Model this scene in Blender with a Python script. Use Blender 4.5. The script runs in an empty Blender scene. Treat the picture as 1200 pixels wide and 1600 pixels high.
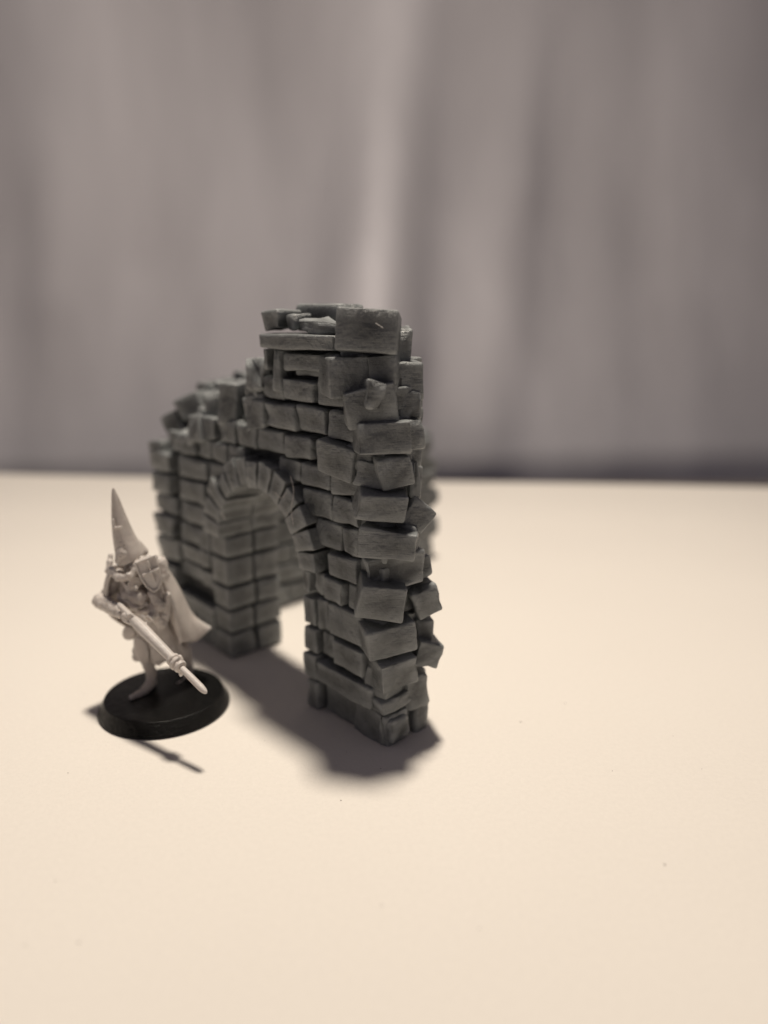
import bpy, bmesh, math, random
from mathutils import Vector, Matrix, Euler, noise
R = math.radians
S = bpy.context.scene
C = S.collection
rnd = random.Random(7)

# ---------------------------------------------------------------- camera, world, lamps, exposure
S.unit_settings.scale_length = 0.01            # one unit is one centimetre
PITCH, FPX, CAMH = R(15), 1200.0, 9.7
cam_d = bpy.data.cameras.new('camera')
cam = bpy.data.objects.new('camera', cam_d); C.objects.link(cam)
cam.location = (0, 0, CAMH); cam.rotation_euler = (R(90) - PITCH, 0, 0)
cam_d.sensor_fit = 'AUTO'; cam_d.sensor_width = 36; cam_d.lens = 27
cam_d.clip_start = 0.1; cam_d.clip_end = 400
cam_d.dof.use_dof = True; cam_d.dof.focus_distance = 16.3; cam_d.dof.aperture_fstop = 0.027 / 0.50
S.camera = cam
world = bpy.data.worlds.new('World'); S.world = world; world.use_nodes = True
bg = world.node_tree.nodes['Background']
bg.inputs[0].default_value = (0.98, 0.87, 1.0, 1); bg.inputs[1].default_value = 0.095

def lamp(name, loc, target, size, power, col):
    l = bpy.data.lights.new(name, 'AREA'); l.shape = 'DISK'; l.size = size; l.energy = power; l.color = col
    o = bpy.data.objects.new(name, l); C.objects.link(o); o.location = loc
    o.rotation_euler = (Vector(target) - Vector(loc)).to_track_quat('-Z', 'Y').to_euler()
    return o
desk = lamp('desk_lamp', (1.8, 28.3, 80.0), (-2, 17, 0), 7.6, 20600, (1.0, 0.895, 0.76))
desk.data.spread = R(100)                      # the shade of the lamp: light pools on the near part of the sheet
S.view_settings.view_transform = 'Standard'; S.view_settings.look = 'None'
S.view_settings.exposure = 0; S.view_settings.gamma = 1
S.cycles.use_denoising = True
S.cycles.max_bounces = 8; S.cycles.diffuse_bounces = 5
S.cycles.sample_clamp_indirect = 6

# ---------------------------------------------------------------- helpers
cP, sP = math.cos(PITCH), math.sin(PITCH)
def at(u, v, Y):
    """the point in the place seen at photo pixel (u, v), Y centimetres in front of the camera"""
    a, b = (u - 600) / FPX, (v - 800) / FPX
    dy, dz = cP - b * sP, -(sP + b * cP)
    k = Y / dy
    return Vector((a * k, Y, CAMH + dz * k))
def px(n, u, v, Y):
    b = (v - 800) / FPX
    return n / FPX * Y / (cP - b * sP)

def setup(o, label=None, cat=None, group=None, kind=None):
    for k, x in (('label', label), ('category', cat), ('group', group), ('kind', kind)):
        if x: o[k] = x
    return o
def link_mesh(name, bm, mat, parent=None, smooth=True):
    me = bpy.data.meshes.new(name)
    bmesh.ops.recalc_face_normals(bm, faces=bm.faces[:])
    bm.to_mesh(me); bm.free()
    if smooth:
        for p in me.polygons: p.use_smooth = True
    me.materials.append(mat)
    o = bpy.data.objects.new(name, me); C.objects.link(o)
    if parent: o.parent = parent
    return o

# ---------------------------------------------------------------- materials
class NT:
    def __init__(s, name):
        s.m = bpy.data.materials.new(name); s.m.use_nodes = True
        s.t = s.m.node_tree; s.b = s.t.nodes['Principled BSDF']
    def n(s, typ, **kw):
        x = s.t.nodes.new(typ)
        for k, v in kw.items():
            if k.startswith('i_'):
                kk = k[2:]; x.inputs[int(kk) if kk.isdigit() else kk.replace('_', ' ')].default_value = v
            else: setattr(x, k, v)
        return x
    def l(s, a, b): s.t.links.new(a, b)

def mat_printed(name, col, col2, rough, bump=0.5, layer=22.0, spec=0.4, sss=0.0, edge_sheen=0.0):
    T = NT(name); b = T.b
    b.inputs['Roughness'].default_value = rough
    b.inputs['Specular IOR Level'].default_value = spec
    if sss:
        b.inputs['Subsurface Weight'].default_value = sss
        b.inputs['Subsurface Radius'].default_value = (0.12, 0.08, 0.06); b.inputs['Subsurface Scale'].default_value = 0.8
    geo = T.n('ShaderNodeNewGeometry')
    nz = T.n('ShaderNodeTexNoise', i_Scale=3.2, i_Detail=5.0, i_Roughness=0.62); T.l(geo.outputs['Position'], nz.inputs['Vector'])
    rmp = T.n('ShaderNodeValToRGB'); rmp.color_ramp.elements[0].position = 0.35; rmp.color_ramp.elements[1].position = 0.7
    rmp.color_ramp.elements[0].color = (*col, 1); rmp.color_ramp.elements[1].color = (*col2, 1)
    T.l(nz.outputs['Fac'], rmp.inputs['Fac']); 
    if edge_sheen:            # paler arrises: edge sheen painted into the colour
        pr = T.n('ShaderNodeMapRange', i_1=0.505, i_2=0.55, i_3=0.0, i_4=edge_sheen); T.l(geo.outputs['Pointiness'], pr.inputs[0])
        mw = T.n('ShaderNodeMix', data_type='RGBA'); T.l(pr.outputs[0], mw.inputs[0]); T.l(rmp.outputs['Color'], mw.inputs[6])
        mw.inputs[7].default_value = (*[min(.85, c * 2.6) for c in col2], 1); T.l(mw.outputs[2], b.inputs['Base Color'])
    else: T.l(rmp.outputs['Color'], b.inputs['Base Color'])
    # print layers: thin level lines, broken up by a fine noise drawn out along them
    mp = T.n('ShaderNodeMapping'); mp.inputs['Scale'].default_value = (2.2, 2.2, layer); T.l(geo.outputs['Position'], mp.inputs['Vector'])
    lay = T.n('ShaderNodeTexNoise', i_Scale=1.0, i_Detail=3.0, i_Roughness=0.7); T.l(mp.outputs['Vector'], lay.inputs['Vector'])
    fine = T.n('ShaderNodeTexNoise', i_Scale=9.0, i_Detail=6.0, i_Roughness=0.65); T.l(geo.outputs['Position'], fine.inputs['Vector'])
    b1 = T.n('ShaderNodeBump', i_Strength=bump, i_Distance=0.035); T.l(lay.outputs['Fac'], b1.inputs['Height'])
    b2 = T.n('ShaderNodeBump', i_Strength=bump * 0.8, i_Distance=0.09); T.l(fine.outputs['Fac'], b2.inputs['Height']); T.l(b1.outputs['Normal'], b2.inputs['Normal'])
    if edge_sheen > .5:        # knocks and shallow hollows in the faces
        kn = T.n('ShaderNodeTexNoise', i_Scale=2.6, i_Detail=2.0, i_Roughness=0.5); T.l(geo.outputs['Position'], kn.inputs['Vector'])
        kr = T.n('ShaderNodeMapRange', i_1=.30, i_2=.62, i_3=0.0, i_4=1.0); T.l(kn.outputs['Fac'], kr.inputs[0])
        b3 = T.n('ShaderNodeBump', i_Strength=.45, i_Distance=0.08); T.l(kr.outputs[0], b3.inputs['Height']); T.l(b2.outputs['Normal'], b3.inputs['Normal'])
        b2 = b3
    T.l(b2.outputs['Normal'], b.inputs['Normal'])
    rr = T.n('ShaderNodeMapRange', i_3=rough - 0.1, i_4=rough + 0.12); T.l(fine.outputs['Fac'], rr.inputs[0]); T.l(rr.outputs[0], b.inputs['Roughness'])
    return T.m

M_stone = mat_printed('dark grey printed plastic', (0.070, 0.076, 0.078), (0.130, 0.138, 0.140), 0.37, 0.6, 40, 0.6, edge_sheen=.8)
M_core = mat_printed('dark grey printed plastic joints', (0.055, 0.059, 0.060), (0.085, 0.089, 0.09), 0.6, 0.5)
M_resin = mat_printed('pale grey beige resin', (0.52, 0.475, 0.44), (0.62, 0.565, 0.525), 0.38, 0.3, 60, 0.5, sss=0.08, edge_sheen=.25)
M_dim = mat_printed('brown grey hole shade and dust', (0.16, 0.13, 0.12), (0.2, 0.165, 0.15), 0.6, 0.2)  # dark tone painting the shade in the eye holes; dust crumbs share it
M_black = mat_printed('black printed plastic', (0.006, 0.006, 0.0062), (0.009, 0.009, 0.009), 0.22, 0.3, 42, 0.14)
M_rim = mat_printed('glossy black printed plastic', (0.006, 0.006, 0.0062), (0.010, 0.010, 0.010), 0.13, 0.9, 30, 0.12)

def mat_paper():
    T = NT('cream paper sheet'); b = T.b; b.inputs['Roughness'].default_value = 0.85; b.inputs['Specular IOR Level'].default_value = 0.15
    geo = T.n('ShaderNodeNewGeometry')
    a = T.n('ShaderNodeTexNoise', i_Scale=0.12, i_Detail=3.0); T.l(geo.outputs['Position'], a.inputs['Vector'])
    r = T.n('ShaderNodeValToRGB'); r.color_ramp.elements[0].color = (0.79, 0.745, 0.69, 1); r.color_ramp.elements[1].color = (0.84, 0.795, 0.735, 1)
    T.l(a.outputs['Fac'], r.inputs['Fac'])
    # a few faint specks and scuffs
    sp = T.n('ShaderNodeTexNoise', i_Scale=1.7, i_Detail=8.0, i_Roughness=0.75); T.l(geo.outputs['Position'], sp.inputs['Vector'])
    sr = T.n('ShaderNodeValToRGB'); sr.color_ramp.elements[0].position = 0.70; sr.color_ramp.elements[1].position = 0.78
    sr.color_ramp.elements[0].color = (1, 1, 1, 1); sr.color_ramp.elements[1].color = (0.86, 0.84, 0.82, 1); T.l(sp.outputs['Fac'], sr.inputs['Fac'])
    fb = T.n('ShaderNodeTexNoise', i_Scale=9.0, i_Detail=9.0, i_Roughness=0.8); T.l(geo.outputs['Position'], fb.inputs['Vector'])
    fr = T.n('ShaderNodeMapRange', i_1=.3, i_2=.7, i_3=.925, i_4=1.0); T.l(fb.outputs['Fac'], fr.inputs[0])
    m0 = T.n('ShaderNodeMix', data_type='RGBA', blend_type='MULTIPLY'); m0.inputs[0].default_value = 1; T.l(r.outputs['Color'], m0.inputs[6]); T.l(fr.outputs[0], m0.inputs[7])
    mx = T.n('ShaderNodeMix', data_type='RGBA', blend_type='MULTIPLY'); mx.inputs[0].default_value = 1
    T.l(m0.outputs[2], mx.inputs[6]); T.l(sr.outputs['Color'], mx.inputs[7]); T.l(mx.outputs[2], b.inputs['Base Color'])
    f = T.n('ShaderNodeTexNoise', i_Scale=14.0, i_Detail=6.0, i_Roughness=0.7); T.l(geo.outputs['Position'], f.inputs['Vector'])
    bp = T.n('ShaderNodeBump', i_Strength=0.4, i_Distance=0.03); T.l(f.outputs['Fac'], bp.inputs['Height']); T.l(bp.outputs['Normal'], b.inputs['Normal'])
    return T.m
def mat_cloth():
    T = NT('grey mauve cloth'); b = T.b; b.inputs['Roughness'].default_value = 0.8; b.inputs['Specular IOR Level'].default_value = 0.2
    b.inputs['Sheen Weight'].default_value = 0.15
    geo = T.n('ShaderNodeNewGeometry')
    mp = T.n('ShaderNodeMapping'); mp.inputs['Scale'].default_value = (0.11, 0.11, 0.035); T.l(geo.outputs['Position'], mp.inputs['Vector'])
    a = T.n('ShaderNodeTexNoise', i_Scale=1.0, i_Detail=3.0, i_Roughness=0.55); T.l(mp.outputs['Vector'], a.inputs['Vector'])
    r = T.n('ShaderNodeValToRGB'); r.color_ramp.elements[0].position = 0.3; r.color_ramp.elements[1].position = 0.72
    r.color_ramp.elements[0].color = (0.43, 0.415, 0.445, 1); r.color_ramp.elements[1].color = (0.60, 0.58, 0.615, 1)
    T.l(a.outputs['Fac'], r.inputs['Fac']); T.l(r.outputs['Color'], b.inputs['Base Color'])
    w = T.n('ShaderNodeTexNoise', i_Scale=22.0, i_Detail=3.0); T.l(geo.outputs['Position'], w.inputs['Vector'])
    bp = T.n('ShaderNodeBump', i_Strength=0.3, i_Distance=0.05); T.l(w.outputs['Fac'], bp.inputs['Height']); T.l(bp.outputs['Normal'], b.inputs['Normal'])
    return T.m
def mat_plain(name, col, rough=0.6):
    T = NT(name); T.b.inputs['Roughness'].default_value = rough
    geo = T.n('ShaderNodeNewGeometry'); a = T.n('ShaderNodeTexNoise', i_Scale=0.6, i_Detail=6.0); T.l(geo.outputs['Position'], a.inputs['Vector'])
    r = T.n('ShaderNodeValToRGB'); r.color_ramp.elements[0].color = (*[c * .8 for c in col], 1); r.color_ramp.elements[1].color = (*[c * 1.2 for c in col], 1)
    T.l(a.outputs['Fac'], r.inputs['Fac']); T.l(r.outputs['Color'], T.b.inputs['Base Color']); return T.m
M_paper, M_cloth, M_table = mat_paper(), mat_cloth(), mat_plain('dark table top', (0.10, 0.085, 0.08))

# ---------------------------------------------------------------- the surface and the backdrop
def sheet(name, x0, x1, fy0, fy1, nx, ny, fz, mat, kind='structure', thick=0.03):
    bm = bmesh.new(); g = []
    for j in range(ny + 1):
        row = []
        for i in range(nx + 1):
            x = x0 + (x1 - x0) * i / nx
            y = fy0(x) + (fy1(x) - fy0(x)) * j / ny
            row.append(bm.verts.new((x, y, fz(x, y))))
        g.append(row)
    for j in range(ny):
        for i in range(nx):
            bm.faces.new((g[j][i], g[j][i + 1], g[j + 1][i + 1], g[j + 1][i]))
    o = link_mesh(name, bm, mat)
    o['kind'] = kind
    return o
def edge_y(x): return 37.6 - 0.085 * x + 0.2 * math.sin(x * 0.11)
def paper_z(x, y):
    z = 0.0
    far = max(0.0, y - 33)
    z += 0.10 * noise.noise(Vector((x * .06, y * .08, 1.0))) * min(1, far / 8)
    q = y - (edge_y(x) - 3.2)
    if q > 0: z += 1.25 * (q / 3.2) ** 2.2        # the far edge of the sheet curls up
    return z
sheet('paper_sheet', -75, 75, lambda x: -30, edge_y, 100, 260, paper_z, M_paper)
bm = bmesh.new()
bmesh.ops.create_cube(bm, size=1, matrix=Matrix.Translation((0, 4, -2.05)) @ Matrix.Diagonal((170, 79, 4, 1)))
bmesh.ops.bevel(bm, geom=bm.edges[:], offset=0.3, segments=3, affect='EDGES')
t = link_mesh('table_top', bm, M_table, smooth=False); t['kind'] = 'structure'

def curtain():
    bm = bmesh.new(); nx, nz = 420, 90
    x0, x1, z0, z1 = -75.0, 75.0, -28.0, 62.0
    # bands where the cloth leans back: (x at table level, lean, half width, how far it recedes, from height, to height)
    bands = [(-1.5, .075, 2.9, 6.8, 7, 30), (7.2, .06, 1.8, .8, 17, 30), (10.2, .05, 2.2, -.5, 15, 30), (-15, .0, 3.0, -.7, 12, 28), (-21, .05, 2.2, .9, 10, 30),
             (-9.5, .0, 2.4, .5, 5, 22), (5.5, .0, 2.4, .8, 2, 16), (14.5, .0, 2.0, .35, 6, 24), (19.5, 0, 2.5, .6, 10, 30), (-13, .1, 1.3, -.5, 0, 10)]
    def off(x, z):
        s = 0.0
        x += 0.6 * noise.noise(Vector((x * .05, z * .06, 8)))
        for fx, ln, w, d, lo, hi in bands:
            c = fx + ln * z
            q = (x - c) / w
            pr = math.exp(-(q / .95) ** 2) if q < 0 else math.exp(-abs(q / .95) ** 2.6)
            f = min(1.0, max(0.0, (z - lo) / (hi - lo)))
            s -= d * pr * (f - 1) * min(1, max(0, (z + 6) / (lo + 6)))
        s += 1.0 * noise.noise(Vector((x * .07, z * .05, 3)))
        s += 0.14 * noise.noise(Vector((x * .30, z * .05, 5)))
        return s
    def lean(z):           # swept back at the foot, upright higher up
        q = max(0.0, min(34.0, z + 4))
        return 0.44 * q - 0.0072 * q * q + 0.6 * max(0.0, -0.1 - z) ** 0.9
    g = []
    for j in range(nz + 1):
        z = z0 + (z1 - z0) * j / nz
        row = []
        for i in range(nx + 1):
            x = x0 + (x1 - x0) * i / nx
            row.append(bm.verts.new((x, 46.5 + 0.10 * max(-30, min(30, x)) + lean(z) - off(x, z), z)))
        g.append(row)
    for j in range(nz):
        for i in range(nx):
            bm.faces.new((g[j][i], g[j][i + 1], g[j + 1][i + 1], g[j + 1][i]))
    o = link_mesh('backdrop_cloth', bm, M_cloth)
    setup(o, '', None, kind='structure')
curtain()

# ---------------------------------------------------------------- the ruin
DX, DN = Vector((-.69, .72, 0)).normalized(), Vector((-.72, -.69, 0)).normalized()
ruin = bpy.data.objects.new('ruined_arch', None); C.objects.link(ruin)
ruin.location = (0, 15.57, 0); ruin.rotation_euler = (0, 0, math.atan2(DX.y, DX.x))
setup(ruin, 'dark grey miniature ruined stone wall with a round arch, standing on the sheet', 'ruin model')
RM = Matrix.Translation(ruin.location) @ ruin.rotation_euler.to_matrix().to_4x4()
RMI = RM.inverted()

def axis_pts(a, r):
    m = a - r
    return [-a, -a + .35 * r, -m, -m * .33, m * .33, m, a - .35 * r, a]
def block_bm(sx, sy, sz, r=0.06, jit=0.035, rough=0.02, seed=0, freq=1.6, chips=1):
    """a stone: box with worn edges, corners pulled about and a lumpy skin"""
    rr = random.Random(seed)
    a = (sx / 2, sy / 2, sz / 2); r = min(r, min(a) * .6)
    P = [axis_pts(k, r) for k in a]; n = 8
    cj = {(i, j, k): Vector((rr.uniform(-1, 1), rr.uniform(-1, 1), rr.uniform(-1, 1))) * jit for i in (0, 1) for j in (0, 1) for k in (0, 1)}
    chip = []
    for _ in range(chips):
        c = Vector((rr.choice((-1, 1)) * a[0], rr.choice((-1, 1)) * a[1], rr.choice((-1, 1)) * a[2]))
        ax = rr.randrange(3); c[ax] *= rr.uniform(-.8, .8)
        chip.append((c, rr.uniform(.10, .22), rr.uniform(.03, .08)))
    off = Vector((rr.uniform(0, 99), rr.uniform(0, 99), rr.uniform(0, 99)))
    bm = bmesh.new(); V = {}
    def vert(i, j, k):
        key = (i, j, k)
        if key in V: return V[key]
        p = Vector((P[0][i], P[1][j], P[2][k]))
        q = Vector([max(-(a[m] - r), min(a[m] - r, p[m])) for m in range(3)])
        d = p - q
        nrm = d.normalized()
        p = q + nrm * r
        f = [(p[m] / a[m] + 1) / 2 for m in range(3)]
        s = Vector((0, 0, 0))
        for (ci, cjj, ck), vv in cj.items():
            s += vv * ((f[0] if ci else 1 - f[0]) * (f[1] if cjj else 1 - f[1]) * (f[2] if ck else 1 - f[2]))
        p2 = p + s
        h = noise.noise((p2 * freq) + off) * rough * 1.6 + noise.noise((p2 * freq * 3.1) + off) * rough * .8
        for c, cr, cd in chip:
            dd = (p - c).length
            if dd < cr: h -= cd * (1 - dd / cr)
        p2 += nrm * h
        V[key] = bm.verts.new(p2); return V[key]
    for m in range(3):
        o1, o2 = [x for x in range(3) if x != m]
        for side in (0, n - 1):
            for i in range(n - 1):
                for j in range(n - 1):
                    q = []
                    for (di, dj) in ((0, 0), (1, 0), (1, 1), (0, 1)):
                        key = [0, 0, 0]; key[m] = side; key[o1] = i + di; key[o2] = j + dj
                        q.append(vert(*key))
                    bm.faces.new(q)
    return bm
seed = [100]
def brick(x0, x1, y0, y1, z0, z1, rot=(0, 0, 0), name='brick', gap=0.04, **kw):
    """a stone given by its extent along the wall, across it and in height"""
    seed[0] += 1; r = random.Random(seed[0])
    kw.setdefault('jit', 0.035); kw.setdefault('rough', .028); kw.setdefault('chips', 2)
    bm = block_bm(abs(x1 - x0) - 2 * gap, abs(y1 - y0), abs(z1 - z0) - 2 * gap, seed=seed[0], **kw)
    o = link_mesh(name, bm, M_stone, ruin)
    o.location = ((x0 + x1) / 2, (y0 + y1) / 2, (z0 + z1) / 2)
    o.rotation_euler = [R(a) for a in rot]
    return o
def end_block(u, v, Y, w, h, depth, yaw=0, roll=0, pitch=0, name='brick', **kw):
    """a loose end stone: the middle of its front face seen at (u, v), Y away; size in photo pixels"""
    seed[0] += 1
    W, Hh = px(w, u, v, Y), px(h, u, v, Y)
    kw.setdefault('jit', 0.05); kw.setdefault('r', 0.06); kw.setdefault('chips', 4); kw.setdefault('rough', .035)
    bm = block_bm(W, depth, Hh, seed=seed[0], **kw)
    o = link_mesh(name, bm, M_stone, ruin)
    rot = Matrix.Rotation(R(yaw), 4, 'Z') @ Matrix.Rotation(R(pitch), 4, 'X') @ Matrix.Rotation(R(roll), 4, 'Y')
    p = at(u, v, Y)
    m = Matrix.Translation(p) @ rot @ Matrix.Translation((0, depth / 2, 0))
    o.matrix_local = RMI @ m
    return o

HS = [0, .78, 1.48, 2.17, 3.0, 3.65, 4.3, 4.98, 5.65, 6.25, 6.87, 7.55, 8.15, 8.68, 9.2, 9.7]
TH = 1.6            # wall thickness
AC, AH, AR, AO = 4.40, 3.65, 1.72, 2.42      # arch: centre along the wall, spring height, inner and outer radius
def top1(t):
    pts = [(-.1, 9.1), (4.25, 9.1), (4.3, 8.1), (4.9, 8.1), (4.95, 7.3), (6.3, 7.3), (6.35, 6.8), (7.7, 6.7), (7.75, 6.4), (8.9, 6.4), (8.95, 5.9), (10.2, 5.9)]
    for (a, ha), (b, hb) in zip(pts, pts[1:]):
        if a <= t <= b: return ha + (hb - ha) * (t - a) / (b - a)
    return pts[-1][1]
L2 = 10.7
def top2(w):       # w: distance back from the corner's front face
    for lim, hh in ((1.8, 6.9), (3.2, 7.2), (4.6, 6.3), (6.5, 6.3), (8.2, 5.6), (9.6, 5.0), (10.6, 4.3)):
        if w < lim: return hh
    return 3.6

# core behind the stones
bm = bmesh.new()
def core_box(x0, x1, y0, y1, z0, z1):
    if z1 - z0 < .05: return
    bmesh.ops.create_cube(bm, size=1, matrix=Matrix.Translation(((x0 + x1) / 2, (y0 + y1) / 2, (z0 + z1) / 2)) @ Matrix.Diagonal((x1 - x0, y1 - y0, z1 - z0, 1)))
INS = 0.28
t = 0.16; st = 0.2
while t < 9.8:
    lo = 0.02
    mid = t + st / 2
    if abs(mid - AC) < AR + .3:
        q = (AR + .3) ** 2 - (mid - AC) ** 2
        lo = AH + math.sqrt(max(0, q))
    core_box(t, t + st - 0.002, -1.1 if mid < 1.1 and top1(mid) > 3 else -TH + INS, -INS, lo, top1(mid) - (.85 if mid < 1.1 else .35))
    t += st
w = TH - INS + .003
while w < L2 - .2:
    core_box(8.4 + INS, 10 - INS, -w - .398, -w, 0.02, top2(w + .2) - .35)
    w += 0.4
link_mesh('wall_core', bm, M_core, ruin, smooth=False)

# -- front face of the near pier, joints read off the photograph (t from the front corner)
def row(c, joints, y_out, y_in=-.78, z0=None, z1=None, **kw):
    z0 = HS[c] if z0 is None else z0; z1 = HS[c + 1] if z1 is None else z1
    for i, (a, b) in enumerate(zip(joints, joints[1:])):
        o = y_out[i] if isinstance(y_out, (list, tuple)) else y_out
        if o is None: continue
        brick(a, b, y_in, o + rnd.uniform(-.02, .02), z0, z1, (rnd.uniform(-1, 1), rnd.uniform(-1.2, 1.2), rnd.uniform(-1.5, 1.5)), **kw)
row(0, (.12, 2.18), (-.02,), z1=.84, r=.05, rough=.03, freq=.9)
brick(2.16, 2.72, -.8, .13, 0, .80, rough=.02); brick(-.05, .14, -.8, .05, 0.0, .80, r=.05)
brick(0.25, 2.3, -.8, .16, .80, 1.40, (0, -1.5, 0), rough=.035, chips=3)
brick(2.22, 2.76, -.8, .15, .78, 1.50)
row(2, (.55, 1.72, 2.24, 2.76), (.10, .00, .10))
row(3, (.6, 1.86, 2.30, 2.77), (.10, .02, .13))
row(4, (.5, 1.25, 1.98, 2.40, 2.77), (.04, .09, .0, .12))
row(5, (.75, 1.78), (.14,), r=.07)
row(6, (.7, 1.32, 2.3), (.05, .02), rough=.05)
row(7, (.7, 1.62, 2.7), (.13, .06))
row(8, (.5, 1.65, 2.75, 3.7), (.1, .08, .04), r=.07)
row(8, (5.1, 5.9, 6.68), (.04, .06))
row(7, (5.9, 6.98), (.02,))
row(9, (.3, 1.2, 2.25, 3.35, 4.5, 5.4), (.08, .05, .12, .07, .06), r=.08)
row(10, (.5, 1.68, 2.86, 4.05, 5.0), (.08, .10, .09, .12), r=.08, jit=.05)
row(11, (.8, 2.12, 3.35, 4.3), (.08, .10, .06), r=.07)
row(11, (4.3, 5.0), (.05,), rough=.07, jit=.09)
row(12, (.6, 1.9, 3.0), (.0, -.06), z1=8.75, rough=.04)
brick(3.3, 3.62, -.7, .14, 7.75, 8.78, (0, 2, 0), r=.05)                   # upright stone
brick(3.78, 4.05, -.7, .12, 8.2, 8.8, (0, 0, 0), r=.04)
brick(4.15, 4.85, -.75, .08, 7.65, 8.5, (8, 8, 5), rough=.09, jit=.12, chips=3)
brick(1.3, 3.3, -.75, .06, 8.28, 8.74, (0, .6, 0), rough=.04, chips=4, r=.05)
brick(1.25, 4.0, -.85, .24, 8.72, 9.14, (0, .4, 0), name='top_slab', rough=.02, jit=.015, freq=2.6, chips=5, r=.06)   # long slab
brick(3.5, 4.15, -.8, .05, 9.12, 9.6, (0, 4, 10), rough=.06, jit=.05)
brick(3.1, 3.45, -.7, -.15, 9.12, 9.55, (0, 0, 4), rough=.03)
brick(1.5, 2.8, -.6, .05, 9.08, 9.44, (2, -3, 3), rough=.10, jit=.05, chips=3, freq=2.4)
brick(2.15, 3.95, -1.5, -.75, 9.1, 9.8, (0, 1, 2), rough=.03, r=.11)

# -- stones above and left of the arch
def random_row(c, a, b, y_out, y_in=-.78, axis='x', lo=.7, hi=1.25, ys=None, rough=.02, jit=.035):
    t = a; z0, z1 = HS[c], HS[c + 1]
    cuts = [a]
    while True:
        n = cuts[-1] + rnd.uniform(lo, hi)
        if n > b - .45: break
        cuts.append(n)
    cuts.append(b)
    for p, q in zip(cuts, cuts[1:]):
        o = y_out + rnd.uniform(-.05, .07)
        rot = (rnd.uniform(-1.5, 1.5), rnd.uniform(-1.5, 1.5), rnd.uniform(-1.5, 1.5))
        if axis == 'x': brick(p, q, y_in, o, z0, z1, rot, rough=rough, jit=jit)
        elif axis == 'x-': brick(p, q, -TH - (o), -TH + .78, z0, z1, rot, rough=rough, jit=jit)
        elif axis == 'w-': brick(8.4 - o, 8.4 + .78, -q, -p, z0, z1, rot, rough=rough, jit=jit)
        elif axis == 'w+': brick(10 - .78, 10 + o, -q, -p, z0, z1, rot, rough=rough, jit=jit)
# row just over the ring
row(9, (5.4, 6.3, 7.1), (.06, .12))
row(9, (7.15, 7.85), (.04,), r=.07)
eb_late = [
 dict(u=396, v=649, Y=18.75, w=38, h=54, depth=.9, yaw=-34, roll=-10, jit=.09, rough=.05),
 dict(u=358, v=631, Y=19.7, w=33, h=64, depth=1.0, yaw=-18, roll=6, jit=.07, rough=.03),
 dict(u=384, v=632, Y=20.3, w=44, h=44, depth=.9, yaw=10, roll=-20, jit=.09),
 dict(u=330, v=632, Y=20.6, w=25, h=42, depth=.9, yaw=-12, roll=-7, jit=.06),
 dict(u=344, v=612, Y=21.6, w=26, h=24, depth=.9, yaw=-12, roll=20, jit=.06),
 dict(u=294, v=635, Y=22.4, w=42, h=36, depth=1.0, yaw=-14, roll=-28),
 dict(u=316, v=654, Y=21.4, w=36, h=34, depth=1.0, yaw=-30, roll=14, jit=.09, rough=.06),
 dict(u=268, v=664, Y=22.6, w=32, h=36, depth=1.0, yaw=-20, roll=-26),
 dict(u=303, v=675, Y=20.75, w=44, h=42, depth=1.0, yaw=-50, roll=-16, jit=.12, rough=.09, chips=3),
 dict(u=282, v=690, Y=21.4, w=30, h=30, depth=.9, yaw=-40, roll=20, jit=.1, rough=.06),
]
# spandrel stones beside the ring
row(8, (6.65, 7.45, 8.5), (.02, .10), rough=.04)
row(7, (6.95, 8.5), (.07,), rough=.03)
row(6, (7.05, 8.45), (.10,), rough=.03)
row(7, (2.3, 2.5), (None,))
# far pier, face to the camera's left
row(5, (6.95, 8.55), (.10,), rough=.04)
row(4, (6.98, 7.55, 8.6), (.10, .04), rough=.03)
row(3, (6.95, 7.45, 8.5), (.10, .12), z0=2.45, z1=3.02)
row(2, (6.95, 7.6, 8.9), (.06, .03), z0=1.88, z1=2.42)
brick(6.85, 9.35, -.8, .12, .86, 1.42, (0, -1.0, 0), rough=.02)
row(0, (6.98, 8.2, 9.1), (.02, .05), z1=.84)
# outer quoins, standing proud, with a dark joint beside them
for c in range(0, 8):
    long = c % 2
    brick(8.85 - (.12 if long else 0), 10.02, -1.0 if long else -1.5, .20 if c not in (3, 5) else .12, HS[c], HS[c + 1], (0, rnd.uniform(-2, 2), rnd.uniform(-2, 2)), jit=.05, r=.07)
brick(9.2, 10.05, -.95, .18, 4.98, 5.9, (0, 2, 2), jit=.06)
brick(8.6, 9.1, -.9, -.05, 5.6, 6.25, (0, -6, 0), jit=.08, rough=.05)
# jamb of the far pier, two stones to a course
for c in range(0, 5):
    z0, z1 = HS[c], HS[c + 1]
    s = (.80, .74, .84, .78, .82)[c]
    brick(6.07, 6.98, -s + .035, .08, z0, z1, (0, 0, rnd.uniform(-.6, .6)), r=.06, rough=.012, jit=.012, chips=1)
    brick(6.07, 6.98, -TH - .06, -s - .035, z0, z1, (0, 0, rnd.uniform(-.6, .6)), r=.06, rough=.012, jit=.012, chips=1)
brick(6.08, 6.98, -.79, .06, HS[5], 4.36, r=.07); brick(6.08, 6.98, -TH - .06, -.79, HS[5], 4.36, r=.07)
# jamb of the near pier, back stones
for c in range(0, 6):
    brick(1.9, 2.72, -TH - .06, -.82, HS[c], HS[c + 1], (0, 0, rnd.uniform(-1, 1)), r=.07)
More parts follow.
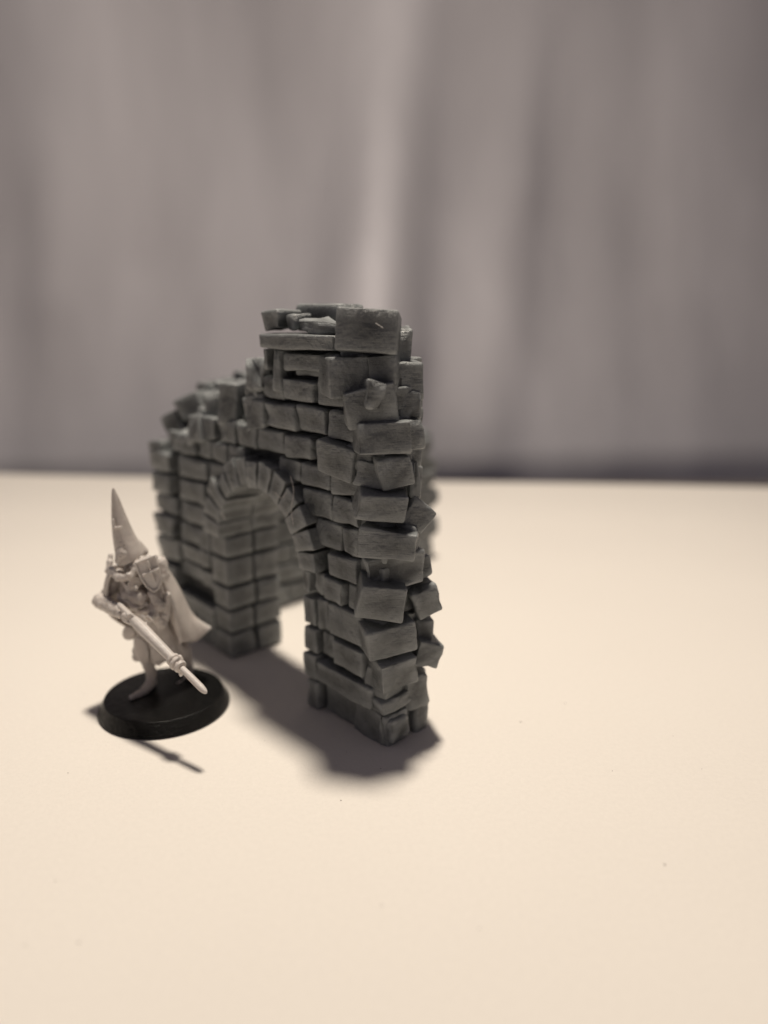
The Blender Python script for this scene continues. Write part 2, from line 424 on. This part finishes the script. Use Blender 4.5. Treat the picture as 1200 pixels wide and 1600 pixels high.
# ring of the arch: wedge stones, front ring and back ring
def wedge(a0, a1, r0, r1, y0, y1, sd, name='arch_stone'):
    bmw = block_bm(1, 1, 1, r=.045, jit=.0, rough=.0, seed=sd, chips=0)
    rr = random.Random(sd)
    off = Vector((rr.uniform(0, 99),) * 3)
    g = .012
    am, rm = (a0 + a1) / 2, (r0 + r1) / 2
    org = Vector((AC + math.cos(am) * rm, (y0 + y1) / 2, AH + math.sin(am) * rm))
    for v in bmw.verts:
        rad = r0 + (v.co.z + .5) * (r1 - r0)
        gg = .004 + .016 * max(0, min(1, v.co.z + .5)) if y0 > -1 else .006
        ang = a0 + gg + (v.co.x + .5) * (a1 - a0 - 2 * gg)
        y = y0 + (v.co.y + .5) * (y1 - y0)
        p = Vector((AC + math.cos(ang) * rad, y, AH + math.sin(ang) * rad)) - org
        nn = v.co.normalized()
        p += Vector((nn.x, nn.y, nn.z)) * (noise.noise(p * 2.2 + off) * .05 + noise.noise(p * 6 + off) * .02)
        v.co = p
    o = link_mesh(name, bmw, M_stone, ruin); o.location = org
    return o
NA = 13
for i in range(NA):
    a0, a1 = math.pi * i / NA, math.pi * (i + 1) / NA
    ro = AO + rnd.uniform(-.12, .14)
    if i < 3: ro += .12
    wedge(a0, a1, AR + rnd.uniform(-.03, .03), ro, -.75, .28 + rnd.uniform(-.03, .05), 900 + i)
    if i % 2 == 0 or True:
        wedge(a0, a1, AR + rnd.uniform(-.03, .03), AO, -TH - .15, -.77, 950 + i)

# -- back face of the front wall and both faces of the second wall
for c in range(0, 13):
    z = (HS[c] + HS[c + 1]) / 2
    if z < AH + AO:
        half = math.sqrt(max(0, AO ** 2 - max(0, z - AH) ** 2)) if z > AH else AR + .8
        if HS[c + 1] < 9.2: random_row(c, .45, AC - half - .02, .05, axis='x-')
        random_row(c, AC + half + .02, 8.35, .05, axis='x-')
    else:
        hi = max([t * .1 for t in range(0, 84) if top1(t * .1) > z - .05] + [1.0])
        random_row(c, .5, min(hi, 8.35), .05, axis='x-')
for c in range(0, 11):
    z = (HS[c] + HS[c + 1]) / 2
    hi = max([t * .1 for t in range(0, 108) if top2(t * .1) > z - .1] + [0])
    if hi > TH + 1:
        random_row(c, TH + .02, hi, .05, axis='w-', lo=.9, hi=1.5, jit=.05)
        random_row(c, 1.05 if c % 2 else 1.55, hi, .05, axis='w+', lo=.9, hi=1.5, jit=.05)
# loose top stones of the corner and the second wall
def loose(x, y, z, sx, sy, sz, rot, rough=.06, jit=.1):
    return brick(x - sx / 2, x + sx / 2, y - sy / 2, y + sy / 2, z - sz / 2, z + sz / 2, rot, rough=rough, jit=jit, chips=2)
loose(9.2, -1.9, 6.9, 1.1, .9, .8, (8, 25, 10)); loose(9.2, -3.0, 7.35, 1.0, .9, .7, (0, -14, 24))
loose(8.7, -4.2, 6.7, .9, .9, .6, (0, 10, -12)); loose(9.3, -5.6, 6.5, 1.0, .9, .6, (10, 5, 12)); loose(9.0, -7.4, 5.9, 1.0, .9, .7, (0, 12, 5))
loose(9.2, -9.0, 5.3, 1, .9, .7, (14, 0, 8)); loose(9.1, -10.4, 4.6, 1.1, 1.0, .8, (-10, 8, 20))
# ragged end of the second wall, seen past the right of the near pier
for (w, z, s, a) in ((10.5, .4, .8, 4), (10.75, 1.15, .75, -12), (10.4, 1.9, .8, 14), (10.8, 2.55, .7, -16), (10.4, 3.2, .7, 10), (10.85, 3.9, .62, 24), (10.3, 4.5, .75, -14)):
    loose(9.15, -w + .25, z, 1.5, .9, s, (a, rnd.uniform(-8, 8), rnd.uniform(-14, 14)), rough=.05)

# -- the broken near end: big tumbled stones, one above another
eb = end_block
for k in eb_late: eb(**k)
eb(571, 515, 15.75, 97, 68, 1.25, yaw=-6, roll=3.5, pitch=-7, r=.06, rough=.012, jit=.02, chips=1)                       # top stone
eb(575, 540, 16.15, 84, 40, 1.2, yaw=-6)                                              # the course below it
eb(634, 541, 16.5, 28, 54, .9, yaw=8, roll=2)
eb(548, 590, 15.85, 66, 66, 1.2, yaw=14, roll=-2, r=.06)                               # stone with a hollowed face, left half
eb(598, 585, 15.8, 46, 58, 1.2, yaw=-12, roll=-4, pitch=4, r=.06)
eb(640, 596, 16.2, 50, 54, 1.0, yaw=12, roll=2)
eb(583, 634, 15.6, 86, 58, 1.3, yaw=6, roll=-8, pitch=3, rough=.05, jit=.08)
eb(590, 615, 15.45, 24, 46, .7, yaw=10, roll=4, rough=.04, jit=.09)                    # wedge on its face
eb(641, 634, 16.1, 40, 46, 1.0, yaw=10, roll=-4, rough=.07)
eb(601, 686, 15.5, 84, 54, 1.5, yaw=10, roll=-1.5, pitch=-3, r=.05, rough=.012)
eb(650, 682, 15.95, 36, 52, .9, yaw=32, roll=-4)
eb(522, 722, 16.3, 74, 56, 1.1, yaw=-38, roll=10, pitch=6, r=.05, rough=.012)             # swung out over the arch
eb(578, 742, 15.75, 60, 40, 1.2, yaw=-28, roll=6, r=.06)
eb(621, 738, 15.55, 52, 52, 1.3, yaw=16, roll=-10, r=.06)
eb(650, 752, 16.0, 14, 60, .9, yaw=10, roll=-1)
eb(598, 796, 15.35, 80, 42, 1.5, yaw=6, roll=9, pitch=6, r=.05, rough=.014)
eb(655, 806, 15.95, 46, 46, .9, yaw=24, roll=42, r=.05)
eb(604, 852, 15.35, 86, 46, 1.5, yaw=-6, roll=6, pitch=-3, r=.05, rough=.035)
eb(650, 846, 15.7, 22, 50, 1.0, yaw=50, roll=4, rough=.04)
eb(618, 893, 15.75, 92, 46, 1.2, yaw=8, roll=-12, rough=.10, jit=.12, freq=2.2)
eb(664, 884, 16.1, 24, 34, .8, yaw=18, roll=-18)
eb(596, 944, 15.35, 74, 56, 1.5, yaw=4, roll=10, pitch=4, r=.05, rough=.015)
eb(668, 943, 15.95, 46, 48, 1.0, yaw=14, roll=-20, r=.06)
eb(612, 1004, 15.5, 78, 50, 1.5, yaw=16, roll=-9, pitch=2, r=.055)
eb(664, 988, 16.2, 24, 40, .9, yaw=10)
eb(671, 1026, 16.0, 44, 46, 1.1, yaw=14, roll=14)
eb(625, 1058, 15.5, 64, 50, 1.3, yaw=24, roll=-8, pitch=6, r=.05)
eb(590, 1066, 15.75, 46, 46, 1.0, yaw=-40, roll=6)
eb(655, 1082, 16.0, 42, 60, 1.0, yaw=30, roll=-6, r=.12)
eb(625, 1098, 15.72, 66, 26, 1.1, yaw=34, roll=-8, r=.08)
eb(620, 1138, 15.75, 48, 56, 1.1, yaw=43, r=.09)
eb(628, 1140, 15.62, 44, 40, .5, yaw=43, roll=-4, r=.12)                           # raised rounded panel at the foot
eb(658, 1120, 16.25, 30, 62, 1.0, yaw=43, r=.07)
# plain stones filling the end face behind the tumbled ones
for c in range(0, 12):
    z0, z1 = HS[c], HS[c + 1]
    k = .7 + .2 * (c % 2)
    brick(0.02, .9, -k, -.06, z0, z1, r=.06); brick(0.02, .9, -1.45 if c < 2 else (-1.2 if c < 12 else -.95), -k, z0, z1, r=.06)

# ---------------------------------------------------------------- the figurine
FY = 17.7
fig = bpy.data.objects.new('figurine', None); C.objects.link(fig)
fc = Vector((-5.50, 17.38, 0)); fig.location = fc
setup(fig, 'pale figurine in tall pointed hood and cape standing on a round black base', 'figurine')
def fig_obj(name, bm, mat=None, parent=None, smooth=True):
    bmesh.ops.translate(bm, verts=bm.verts[:], vec=-fc)
    return link_mesh(name, bm, mat or M_resin, parent or fig, smooth)
# base
bm = bmesh.new()
prof = [(0, .01), (1.56, .01), (1.60, .03)]
for k in range(11):                       # the sloping rim climbs in fine printed steps
    r0_, z0_ = 1.60 - .0165 * k, .03 + .03 * k
    prof += [(r0_, z0_ + .022), (r0_ - .004, z0_ + .029)]
prof += [(1.405, .362), (0, .365)]
n = 96; rings = []
for r_, z_ in prof:
    if r_ == 0: rings.append([bm.verts.new((fc.x, fc.y, z_))])
    else: rings.append([bm.verts.new((fc.x + r_ * math.cos(2 * math.pi * i / n), fc.y + r_ * math.sin(2 * math.pi * i / n), z_)) for i in range(n)])
for A, Bq in zip(rings, rings[1:]):
    for i in range(n):
        a = A[i % len(A)], A[(i + 1) % len(A)]; b = Bq[i % len(Bq)], Bq[(i + 1) % len(Bq)]
        vs = []
        for q in (a[0], a[1], b[1], b[0]):
            if q not in vs: vs.append(q)
        bm.faces.new(vs)
base = fig_obj('round_base', bm, M_black)
base.data.materials.append(M_rim)
for p in base.data.polygons:
    if .03 < p.center.z < .36: p.material_index = 1
base['label'] = 'round black base with bevelled rim'

def capsule(bm, p, q, r0, r1, seg=20, flat=None):
    """a tapered limb with round ends; flat = (axis vector, factor) squeezes it"""
    p, q = Vector(p), Vector(q); d = q - p; L = max(d.length, 1e-4); z = d.normalized()
    rot = z.to_track_quat('Z', 'Y').to_matrix()
    rows = []
    K = 6
    for i in range(K + 1):
        a = -math.pi / 2 + math.pi / 2 * i / K
        rows.append((r0 * math.cos(a), r0 * math.sin(a)))
    for i in range(K + 1):
        a = math.pi / 2 * i / K
        rows.append((r1 * math.cos(a), L + r1 * math.sin(a)))
    vr = []
    for r_, h_ in rows:
        ring = []
        for k in range(seg):
            a = 2 * math.pi * k / seg
            o = rot @ Vector((max(r_, 1e-4) * math.cos(a), max(r_, 1e-4) * math.sin(a), h_))
            if flat:
                ax = Vector(flat[0]).normalized(); o -= ax * o.dot(ax) * (1 - flat[1])
            ring.append(bm.verts.new(p + o))
        vr.append(ring)
    for A, B_ in zip(vr, vr[1:]):
        for k in range(seg):
            bm.faces.new((A[k], A[(k + 1) % seg], B_[(k + 1) % seg], B_[k]))
    bm.faces.new(vr[0][::-1]); bm.faces.new(vr[-1])
def cap(bm, a, b, flat=None):
    """limb between two photo points (u, v, Y, radius in pixels)"""
    capsule(bm, at(*a[:3]), at(*b[:3]), px(a[3], *a[:3]), px(b[3], *b[:3]), flat=flat)
def remesh(o, vox, smooth=2, disp=None):
    m = o.modifiers.new('merge', 'REMESH'); m.mode = 'VOXEL'; m.voxel_size = vox; m.use_smooth_shade = True
    if smooth:
        s = o.modifiers.new('soften', 'SMOOTH'); s.factor = .5; s.iterations = smooth
    if disp:
        tx = bpy.data.textures.new('cloth_lumps', 'CLOUDS'); tx.noise_scale = disp[0]; tx.noise_depth = 3
        d = o.modifiers.new('lumps', 'DISPLACE'); d.texture = tx; d.strength = disp[1]; d.mid_level = .5; d.texture_coords = 'LOCAL'

# body: torso, legs, arms, hands in one surface
bm = bmesh.new()
Fwd = (0, 1, 0)
cap(bm, (206, 893, 17.75, 14), (208, 925, 17.65, 21))
cap(bm, (208, 922, 17.6, 21), (228, 962, 17.7, 21))
cap(bm, (228, 960, 17.7, 22), (246, 990, 17.85, 25))
cap(bm, (200, 930, 17.3, 11), (218, 934, 17.25, 13))            # pouch of cloth on the chest
cap(bm, (214, 905, 17.35, 11), (205, 918, 17.3, 9))
# screen-left leg and pointed shoe
cap(bm, (226, 1020, 17.65, 13), (235, 1046, 17.72, 8))
cap(bm, (235, 1044, 17.72, 8), (237, 1066, 17.75, 7.2))
cap(bm, (237, 1066, 17.72, 8), (226, 1079, 17.4, 7))
cap(bm, (226, 1080, 17.4, 7), (206, 1090, 17.08, 5))
# the other leg, a step behind
cap(bm, (284, 1018, 18.1, 14), (294, 1044, 18.4, 8))
cap(bm, (294, 1044, 18.4, 8), (295, 1062, 18.35, 7.5))
cap(bm, (295, 1062, 18.3, 8), (272, 1076, 17.75, 5))
# weapon arm: shoulder, elbow stuck out to the side, forearm to the grip
cap(bm, (184, 900, 17.75, 12), (166, 934, 17.7, 11))
cap(bm, (157, 939, 17.55, 12.5), (186, 955, 17.0, 11))
cap(bm, (186, 955, 17.0, 9), (200, 966, 16.75, 7))
# the other arm: shoulder, sleeve, hand on the stock
cap(bm, (236, 893, 17.6, 15), (246, 930, 17.4, 12))
cap(bm, (246, 932, 17.4, 11), (238, 962, 17.05, 8))
cap(bm, (238, 960, 17.05, 6), (232, 968, 16.85, 6))
body = fig_obj('body', bm); remesh(body, .024, 1, (.11, .06))

# hands: palm, four fingers curled round the weapon and a thumb
def hand(name, u, v, Y, s):
    bm = bmesh.new()
    cap(bm, (u - 7, v - 6, Y, 5.5 * s), (u, v, Y - .03, 5 * s))
    for k in range(4):
        du, dv = 2.6 * k * s, 2.3 * k * s
        L = (5.2, 6.2, 5.8, 4.4)[k] * s
        a = (u - 3 + du, v - 5 + dv, Y - .14, 1.7 * s); b = (u + 1 + du, v - 5 + dv - .6 * L, Y - .17, 1.6 * s); c = (u + 4 + du, v - 3 + dv, Y - .16, 1.3 * s)
        cap(bm, a, b); cap(bm, b, c)
    cap(bm, (u - 4, v + 3, Y - .08, 1.9 * s), (u + 2, v + 6, Y - .16, 1.7 * s)); cap(bm, (u + 2, v + 6, Y - .16, 1.7 * s), (u + 6, v + 5, Y - .18, 1.4 * s))
    o = fig_obj(name, bm); remesh(o, .014, 1)
hand('hand', 203, 968, 16.58, 1.15)
hand('hand', 230, 970, 16.80, .8)

# skirt of torn cloth
def loft(bm, rows, close=False):
    vr = [[bm.verts.new(p) for p in r_] for r_ in rows]
    m = len(vr[0])
    for A, B_ in zip(vr, vr[1:]):
        for k in range(m if close else m - 1):
            bm.faces.new((A[k], A[(k + 1) % m], B_[(k + 1) % m], B_[k]))
def spline(pts, n):
    """smooth curve through a list of tuples"""
    out = []
    P_ = [pts[0]] + list(pts) + [pts[-1]]
    for i in range(n):
        t = i / (n - 1) * (len(pts) - 1); k = min(int(t), len(pts) - 2); f = t - k
        p0, p1, p2, p3 = P_[k], P_[k + 1], P_[k + 2], P_[k + 3]
        out.append(tuple(.5 * (2 * b + (c - a) * f + (2 * a - 5 * b + 4 * c - d) * f * f + (3 * b - a - 3 * c + d) * f ** 3) for a, b, c, d in zip(p0, p1, p2, p3)))
    return out
def cone_ring(u, v, Y, ru, rv, ry, n=40, wav=0, ph=0, tilt=0):
    c = at(u, v, Y); a = px(ru, u, v, Y); b = px(rv, u, v, Y); out = []
    for k in range(n):
        t = 2 * math.pi * k / n
        w = 1 + wav * math.sin(9 * t + ph) + wav * .6 * math.sin(5 * t + 2 * ph)
        out.append(c + Vector((a * math.cos(t) * w, ry * math.sin(t) * w, b * math.cos(t + tilt) + (wav * .5) * math.sin(11 * t + ph))))
    return out
bm = bmesh.new()
rows = []
for (u, v, Y, ru, ry, wv) in ((236, 968, 17.72, 24, .33, .0), (241, 985, 17.8, 31, .40, .03), (245, 1000, 17.85, 34, .44, .05), (248, 1014, 17.9, 36, .48, .08), (250, 1026, 17.95, 38, .50, .10)):
    rows.append(cone_ring(u, v, Y, ru, 0, ry, wav=wv, ph=1.3))
loft(bm, rows, True)
sk = fig_obj('skirt', bm)
m = sk.modifiers.new('thick', 'SOLIDIFY'); m.thickness = .07; m.offset = -1
m = sk.modifiers.new('fine', 'SUBSURF'); m.levels = m.render_levels = 2
tx = bpy.data.textures.new('skirt_lumps', 'CLOUDS'); tx.noise_scale = .16; tx.noise_depth = 3
d = sk.modifiers.new('lumps', 'DISPLACE'); d.texture = tx; d.strength = .11; d.texture_coords = 'LOCAL'
# torn flaps of cloth at the hip and thigh
def flap(pts, Y, thick=.05, name='cloth_flap', bulge=.05):
    bm = bmesh.new()
    f = [bm.verts.new(at(u, v, Y + dy)) for (u, v, dy) in pts]
    c = sum((x.co for x in f), Vector()) / len(f) + Vector((0, -bulge, 0)); cv = bm.verts.new(c)
    for i in range(len(f)): bm.faces.new((f[i], f[(i + 1) % len(f)], cv))
    o = fig_obj(name, bm)
    m = o.modifiers.new('thick', 'SOLIDIFY'); m.thickness = thick; m.offset = 0
    m = o.modifiers.new('fine', 'SUBSURF'); m.levels = m.render_levels = 2
    return o
flap([(192, 974, 0), (212, 982, -.05), (212, 1002, 0), (188, 1001, .05)], 17.5)
flap([(206, 990, 0), (232, 1000, -.05), (234, 1040, 0), (226, 1040, 0), (216, 1034, 0), (209, 1014, 0)], 17.42)
flap([(245, 948, 0), (262, 950, 0), (266, 970, 0), (252, 984, -.05), (243, 972, 0)], 17.3, bulge=.1)
flap([(232, 1002, 0), (262, 1012, 0), (268, 1030, 0), (246, 1036, 0), (236, 1034, 0)], 17.4, bulge=.06)

# cape: hangs from the shoulders, dark inside on one side, swept out to a point on the other
bm = bmesh.new()
cols = [
    [(182, 888, 17.3), (172, 902, 17.32), (168, 922, 17.35), (169, 944, 17.4), (178, 956, 17.45)],
    [(175, 884, 17.55), (167, 903, 17.55), (163.5, 925, 17.6), (165, 948, 17.7), (174, 964, 17.8)],
    [(190, 880, 18.05), (184, 905, 18.1), (186, 930, 18.2), (196, 960, 18.3), (205, 985, 18.35)],
    [(212, 874, 18.15), (215, 900, 18.25), (225, 930, 18.35), (240, 965, 18.45), (250, 1000, 18.5)],
    [(238, 872, 18.05), (252, 900, 18.2), (266, 930, 18.35), (285, 965, 18.5), (300, 1005, 18.55)],
    [(252, 876, 17.9), (266, 896, 18.0), (279.5, 918.6, 18.1), (290, 941, 18.15), (304, 964, 18.2), (331, 981, 18.2)],
    [(256, 884, 17.72), (263.5, 905, 17.72), (275, 930, 17.74), (283, 950, 17.78), (293, 974, 17.85), (309, 1000, 17.95)],
    [(254, 892, 17.5), (259, 913, 17.48), (267, 935, 17.48), (273, 955, 17.5), (277, 976, 17.52), (283, 1004, 17.62)],
    [(246, 898, 17.45), (256, 918, 17.5), (262, 945, 17.6), (270, 978, 17.72), (282, 1008, 17.9)],
]
cols = [spline(c, 22) for c in cols]
rows = []
for j in range(22):
    rr_ = spline([c[j] for c in cols], 44)
    rows.append([at(*p) for p in rr_])
loft(bm, rows)
cape = fig_obj('cape', bm)
m = cape.modifiers.new('thick', 'SOLIDIFY'); m.thickness = .06; m.offset = 0
m = cape.modifiers.new('fine', 'SUBSURF'); m.levels = m.render_levels = 1

# collar: rolled cloth round the neck, and the cloth behind it
bm = bmesh.new()
ring = [(173, 890, 17.45), (182, 901, 17.2), (195, 903, 17.15), (206, 899, 17.15), (214, 888, 17.25), (226, 876, 17.45)]
ring = spline(ring, 9)
for i in range(len(ring) - 1): cap(bm, (*ring[i], 5.5 + rnd.uniform(-1, 1.5)), (*ring[i + 1], 5.5))
cap(bm, (172, 878, 17.7, 5), (169, 893, 17.6, 5)); cap(bm, (173, 868, 17.8, 4), (171, 882, 17.7, 5))
cap(bm, (200, 898, 17.1, 4), (206, 902, 17.1, 3.6)); cap(bm, (214, 882, 17.25, 6), (232, 872, 17.4, 6))
cap(bm, (206, 886, 17.4, 4), (220, 874, 17.45, 4)); cap(bm, (205, 893, 17.2, 2.5), (216, 884, 17.2, 2.5))
col = fig_obj('collar', bm); remesh(col, .022, 2, (.1, .04))

# tall pointed hood with a drape at the back
bm = bmesh.new()
hs = [(177, 762, 1.5), (177.4, 766, 2.7), (178.6, 772, 4.6), (180.7, 780, 6.7), (184.6, 800, 10.6), (189, 818, 14.4), (194, 838, 18.6), (199.5, 852, 21.8), (204, 863, 24.2), (206, 870, 25)]
rows = []
for i, (u, v, r_) in enumerate(hs):
    k = max(0, (i - 6)) / 3
    c = at(u - .03 * r_, v, 17.6); a = px(r_ * .94, u, v, 17.6); rr_ = []
    for q in range(36):
        t = 2 * math.pi * q / 36
        w = 1 + .08 * noise.noise(Vector((math.cos(t) * 2, math.sin(t) * 2, v * .03)))
        dz = (-.16 * k * (math.cos(t) * -1) - .04 * k) - .05 * k * math.sin(t) * -1
        rr_.append(c + Vector((a * math.cos(t) * w, a * .85 * math.sin(t) * w, dz)))
    rows.append(rr_)
loft(bm, rows, True)
bm.faces.new([v for v in bm.verts[:36]])
hood = fig_obj('pointed_hood', bm)
m = hood.modifiers.new('thick', 'SOLIDIFY'); m.thickness = .07; m.offset = -1
m = hood.modifiers.new('fine', 'SUBSURF'); m.levels = m.render_levels = 2
# face cloth of the hood, with dark dots painting the shade in its eye holes
bm = bmesh.new()
cap(bm, (195, 856, 17.52, 12), (192, 864, 17.44, 11)); cap(bm, (188, 868, 17.4, 8.5), (184, 877, 17.35, 5))
cap(bm, (196, 864, 17.42, 9), (205, 866, 17.45, 7))
cap(bm, (214, 852, 17.7, 9), (225, 862, 17.7, 7)); cap(bm, (205, 846, 17.75, 9), (214, 852, 17.7, 9))
fcl = fig_obj('face_cloth', bm, parent=hood); remesh(fcl, .022, 3)
for (u, v) in ((188, 847), (194, 852), (187, 855), (195, 858), (190, 864), (188, 870)):
    bm = bmesh.new(); cap(bm, (u - 1.0, v + .3, 17.2, .6), (u + 1.0, v - .3, 17.2, .6)); fig_obj('eye_hole_shade', bm, M_dim, parent=hood)
bm = bmesh.new(); cap(bm, (178, 824, 17.38, 1.6), (189, 823.5, 17.36, 1.8)); cap(bm, (177, 812, 17.4, 1.6), (178, 824, 17.38, 2)); fig_obj('hood_pin', bm, parent=hood)

# shoulder plate shaped as a small shield with a raised cross
def plate(pts, Y0, Y1, thick, name, parent=None, yof=0):
    """flat shape leaning from depth Y0 (left) to Y1 (right)"""
    us = [p[0] for p in pts]; lo, hi = min(us), max(us)
    bm = bmesh.new()
    f = [bm.verts.new(at(u, v, Y0 + (Y1 - Y0) * (u - lo) / (hi - lo) + yof)) for u, v in pts]
    g = [bm.verts.new(v.co + Vector((0.02, thick, .0))) for v in f]
    bm.faces.new(f); bm.faces.new(g[::-1])
    for i in range(len(f)):
        j = (i + 1) % len(f); bm.faces.new((f[i], g[i], g[j], f[j]))
    bmesh.ops.bevel(bm, geom=bm.edges[:], offset=.018, segments=2, affect='EDGES')
    return fig_obj(name, bm, parent=parent, smooth=False)
sh = plate([(212, 880), (241, 869), (247, 884), (252, 905), (248, 919), (240, 924), (229, 916), (222, 906), (216, 893)], 16.98, 17.1, .16, 'shoulder_shield')
for nm, a, b, ra in (('cross_bar', (224, 898.5, 16.93), (247, 889, 17.02), 1.9), ('cross_post', (231, 878, 16.97), (242, 908, 17.03), 1.7)):
    bm = bmesh.new(); cap(bm, (*a, ra), (*b, ra)); fig_obj(nm, bm, parent=sh)
bm = bmesh.new()
rim = [(212, 880), (216, 893), (222, 906), (229, 916), (240, 924), (248, 919), (252, 905), (247, 884), (241, 869), (212, 880)]
for (a, b), (c, d_) in zip(rim, rim[1:]):
    cap(bm, (a, b, 16.96 + .12 * (a - 212) / 40, 1.8), (c, d_, 16.96 + .12 * (c - 212) / 40, 1.8))
fig_obj('shield_rim', bm, parent=sh)
bm = bmesh.new(); cap(bm, (250, 880, 17.3, 12), (254, 900, 17.25, 11)); cap(bm, (238, 886, 17.3, 14), (240, 905, 17.25, 11))
o = fig_obj('shoulder_pad', bm); remesh(o, .03, 2, (.1, .04))

# pouches, buckles and folded cloth hung on the front of the body
for nm, pieces in (('pouch', [((244, 962, 17.22, 8), (252, 974, 17.25, 9)), ((240, 958, 17.2, 3), (258, 962, 17.25, 3))]),
                   ('pouch', [((214, 930, 17.2, 7), (222, 938, 17.2, 6)), ((208, 926, 17.22, 2.5), (228, 930, 17.2, 2.5))]),
                   ('buckle', [((211, 917, 17.1, 3), (213, 920, 17.08, 3))]),
                   ('strap', [((190, 906, 17.3, 3), (206, 930, 17.18, 3)), ((206, 930, 17.18, 3), (236, 948, 17.22, 3))]),
                   ('sleeve_fold', [((238, 928, 17.15, 7), (250, 948, 17.15, 8)), ((262, 930, 17.35, 6), (258, 966, 17.35, 7)), ((246, 940, 17.12, 4), (236, 960, 17.05, 5))]),
                   ('cloth_fold', [((198, 938, 17.2, 5), (212, 950, 17.1, 5)), ((186, 930, 17.35, 4), (198, 948, 17.2, 5)), ((212, 958, 17.15, 4), (232, 954, 17.15, 5))])):
    bm = bmesh.new()
    for a, b in pieces: cap(bm, a, b)
    o = fig_obj(nm, bm); remesh(o, .018, 1, (.09, .05))

# belt
bm = bmesh.new()
bl = spline([(190, 950, 17.35), (203, 958, 17.2), (218, 956, 17.2), (234, 948, 17.3), (250, 940, 17.5)], 10)
for a, b in zip(bl, bl[1:]): cap(bm, (*a, 3), (*b, 3))
bl = spline([(186, 935, 17.35), (200, 942, 17.2), (212, 948, 17.15), (226, 946, 17.2)], 8)
for a, b in zip(bl, bl[1:]): cap(bm, (*a, 3.4), (*b, 2.6))
o = fig_obj('belt', bm); remesh(o, .02, 1, (.08, .03))

# the long weapon: stock, banded collar, slim round-ended rod and a small fin
tip, colr = Vector((-3.80, 14.83, 1.74)), Vector((-4.54, 15.44, 2.11))
wd = (tip - colr).normalized()
weapon = bpy.data.objects.new('long_weapon', None); C.objects.link(weapon); weapon.parent = fig
def poly_tube(bm, pts, seg=8, ph=.39):
    """octagonal bar through (distance before the collar, radius, squeeze)"""
    rot = wd.to_track_quat('Z', 'Y').to_matrix(); vr = []
    for s_, r_ in pts:
        vr.append([bm.verts.new(colr + wd * s_ + rot @ Vector((r_ * math.cos(2 * math.pi * k / seg + ph), r_ * math.sin(2 * math.pi * k / seg + ph), 0))) for k in range(seg)])
    for A, B_ in zip(vr, vr[1:]):
        for k in range(seg): bm.faces.new((A[k], A[(k + 1) % seg], B_[(k + 1) % seg], B_[k]))
    bm.faces.new(vr[0][::-1]); bm.faces.new(vr[-1])
bm = bmesh.new(); poly_tube(bm, [(-2.35, .05), (-2.25, .075), (-1.78, .085), (-1.66, .12), (-1.45, .142), (-1.25, .138), (0, .11), (.02, .10)])
bmesh.ops.bevel(bm, geom=bm.edges[:], offset=.012, segments=2, affect='EDGES'); fig_obj('stock', bm, parent=weapon)
bm = bmesh.new()
for s_, r_ in ((-.16, .155), (-.03, .175), (.10, .15)):
    poly_tube(bm, [(s_ - .05, r_ * .75), (s_ - .035, r_), (s_ + .035, r_), (s_ + .05, r_ * .75)], 14)
cap(bm, (281, 1026, 15.45, 3.4), (283, 1030, 15.42, 3.2))
o = fig_obj('collar_band', bm, parent=weapon); remesh(o, .018, 1)
bm = bmesh.new(); poly_tube(bm, [(.1, .06), (.2, .07), (.5, .078), (.85, .078), (.96, .066), (1.02, .045), (1.05, .02)], 20); fig_obj('slim_rod', bm, parent=weapon)
o = flap([(277, 1046, 0), (289, 1048, 0), (287, 1054, 0), (281, 1060, 0)], 15.45, .06, 'fin'); o.parent = weapon
bm = bmesh.new(); cap(bm, (196, 968, 16.62, 5), (212, 976, 16.4, 4)); cap(bm, (212, 973, 16.35, 4.5), (216, 974, 16.3, 3.5))
o = fig_obj('lock_plate', bm, parent=weapon); remesh(o, .018, 1)

# hair-thin strands of plastic left between the arch stones by the printer
bm = bmesh.new()
for pts in (((454, 744, 17.3), (459, 768, 17.25), (455, 800, 17.3), (462, 832, 17.3)), ((447, 800, 17.5), (470, 850, 17.2)), ((345, 800, 19.2), (352, 812, 19.1)), ((587, 505, 15.7), (598, 512, 15.66)),
            ((520, 775, 16.9), (528, 770, 16.9)), ((430, 770, 17.7), (440, 778, 17.6), (452, 764, 17.5))):
    q = spline([tuple(p) for p in pts], 8)
    for a, b in zip(q, q[1:]): capsule(bm, at(*a), at(*b), .007, .007, seg=6)
bmesh.ops.transform(bm, matrix=RMI, verts=bm.verts[:])
o = link_mesh('plastic_strands', bm, M_resin, ruin); o['kind'] = 'stuff'

# a few crumbs of dust lying on the sheet
bm = bmesh.new(); rd = random.Random(21)
for _ in range(26):
    x, y = rd.uniform(-9, 9), rd.uniform(9.5, 20); q = rd.uniform(.006, .012)
    bmesh.ops.create_icosphere(bm, subdivisions=1, radius=q, matrix=Matrix.Translation((x, y, q * .6)) @ Matrix.Diagonal((rd.uniform(.7, 2.2), 1, .7, 1)))
o = link_mesh('dust_crumbs', bm, M_dim); setup(o, 'a few tiny dust crumbs scattered on the cream sheet', 'dust', kind='stuff')
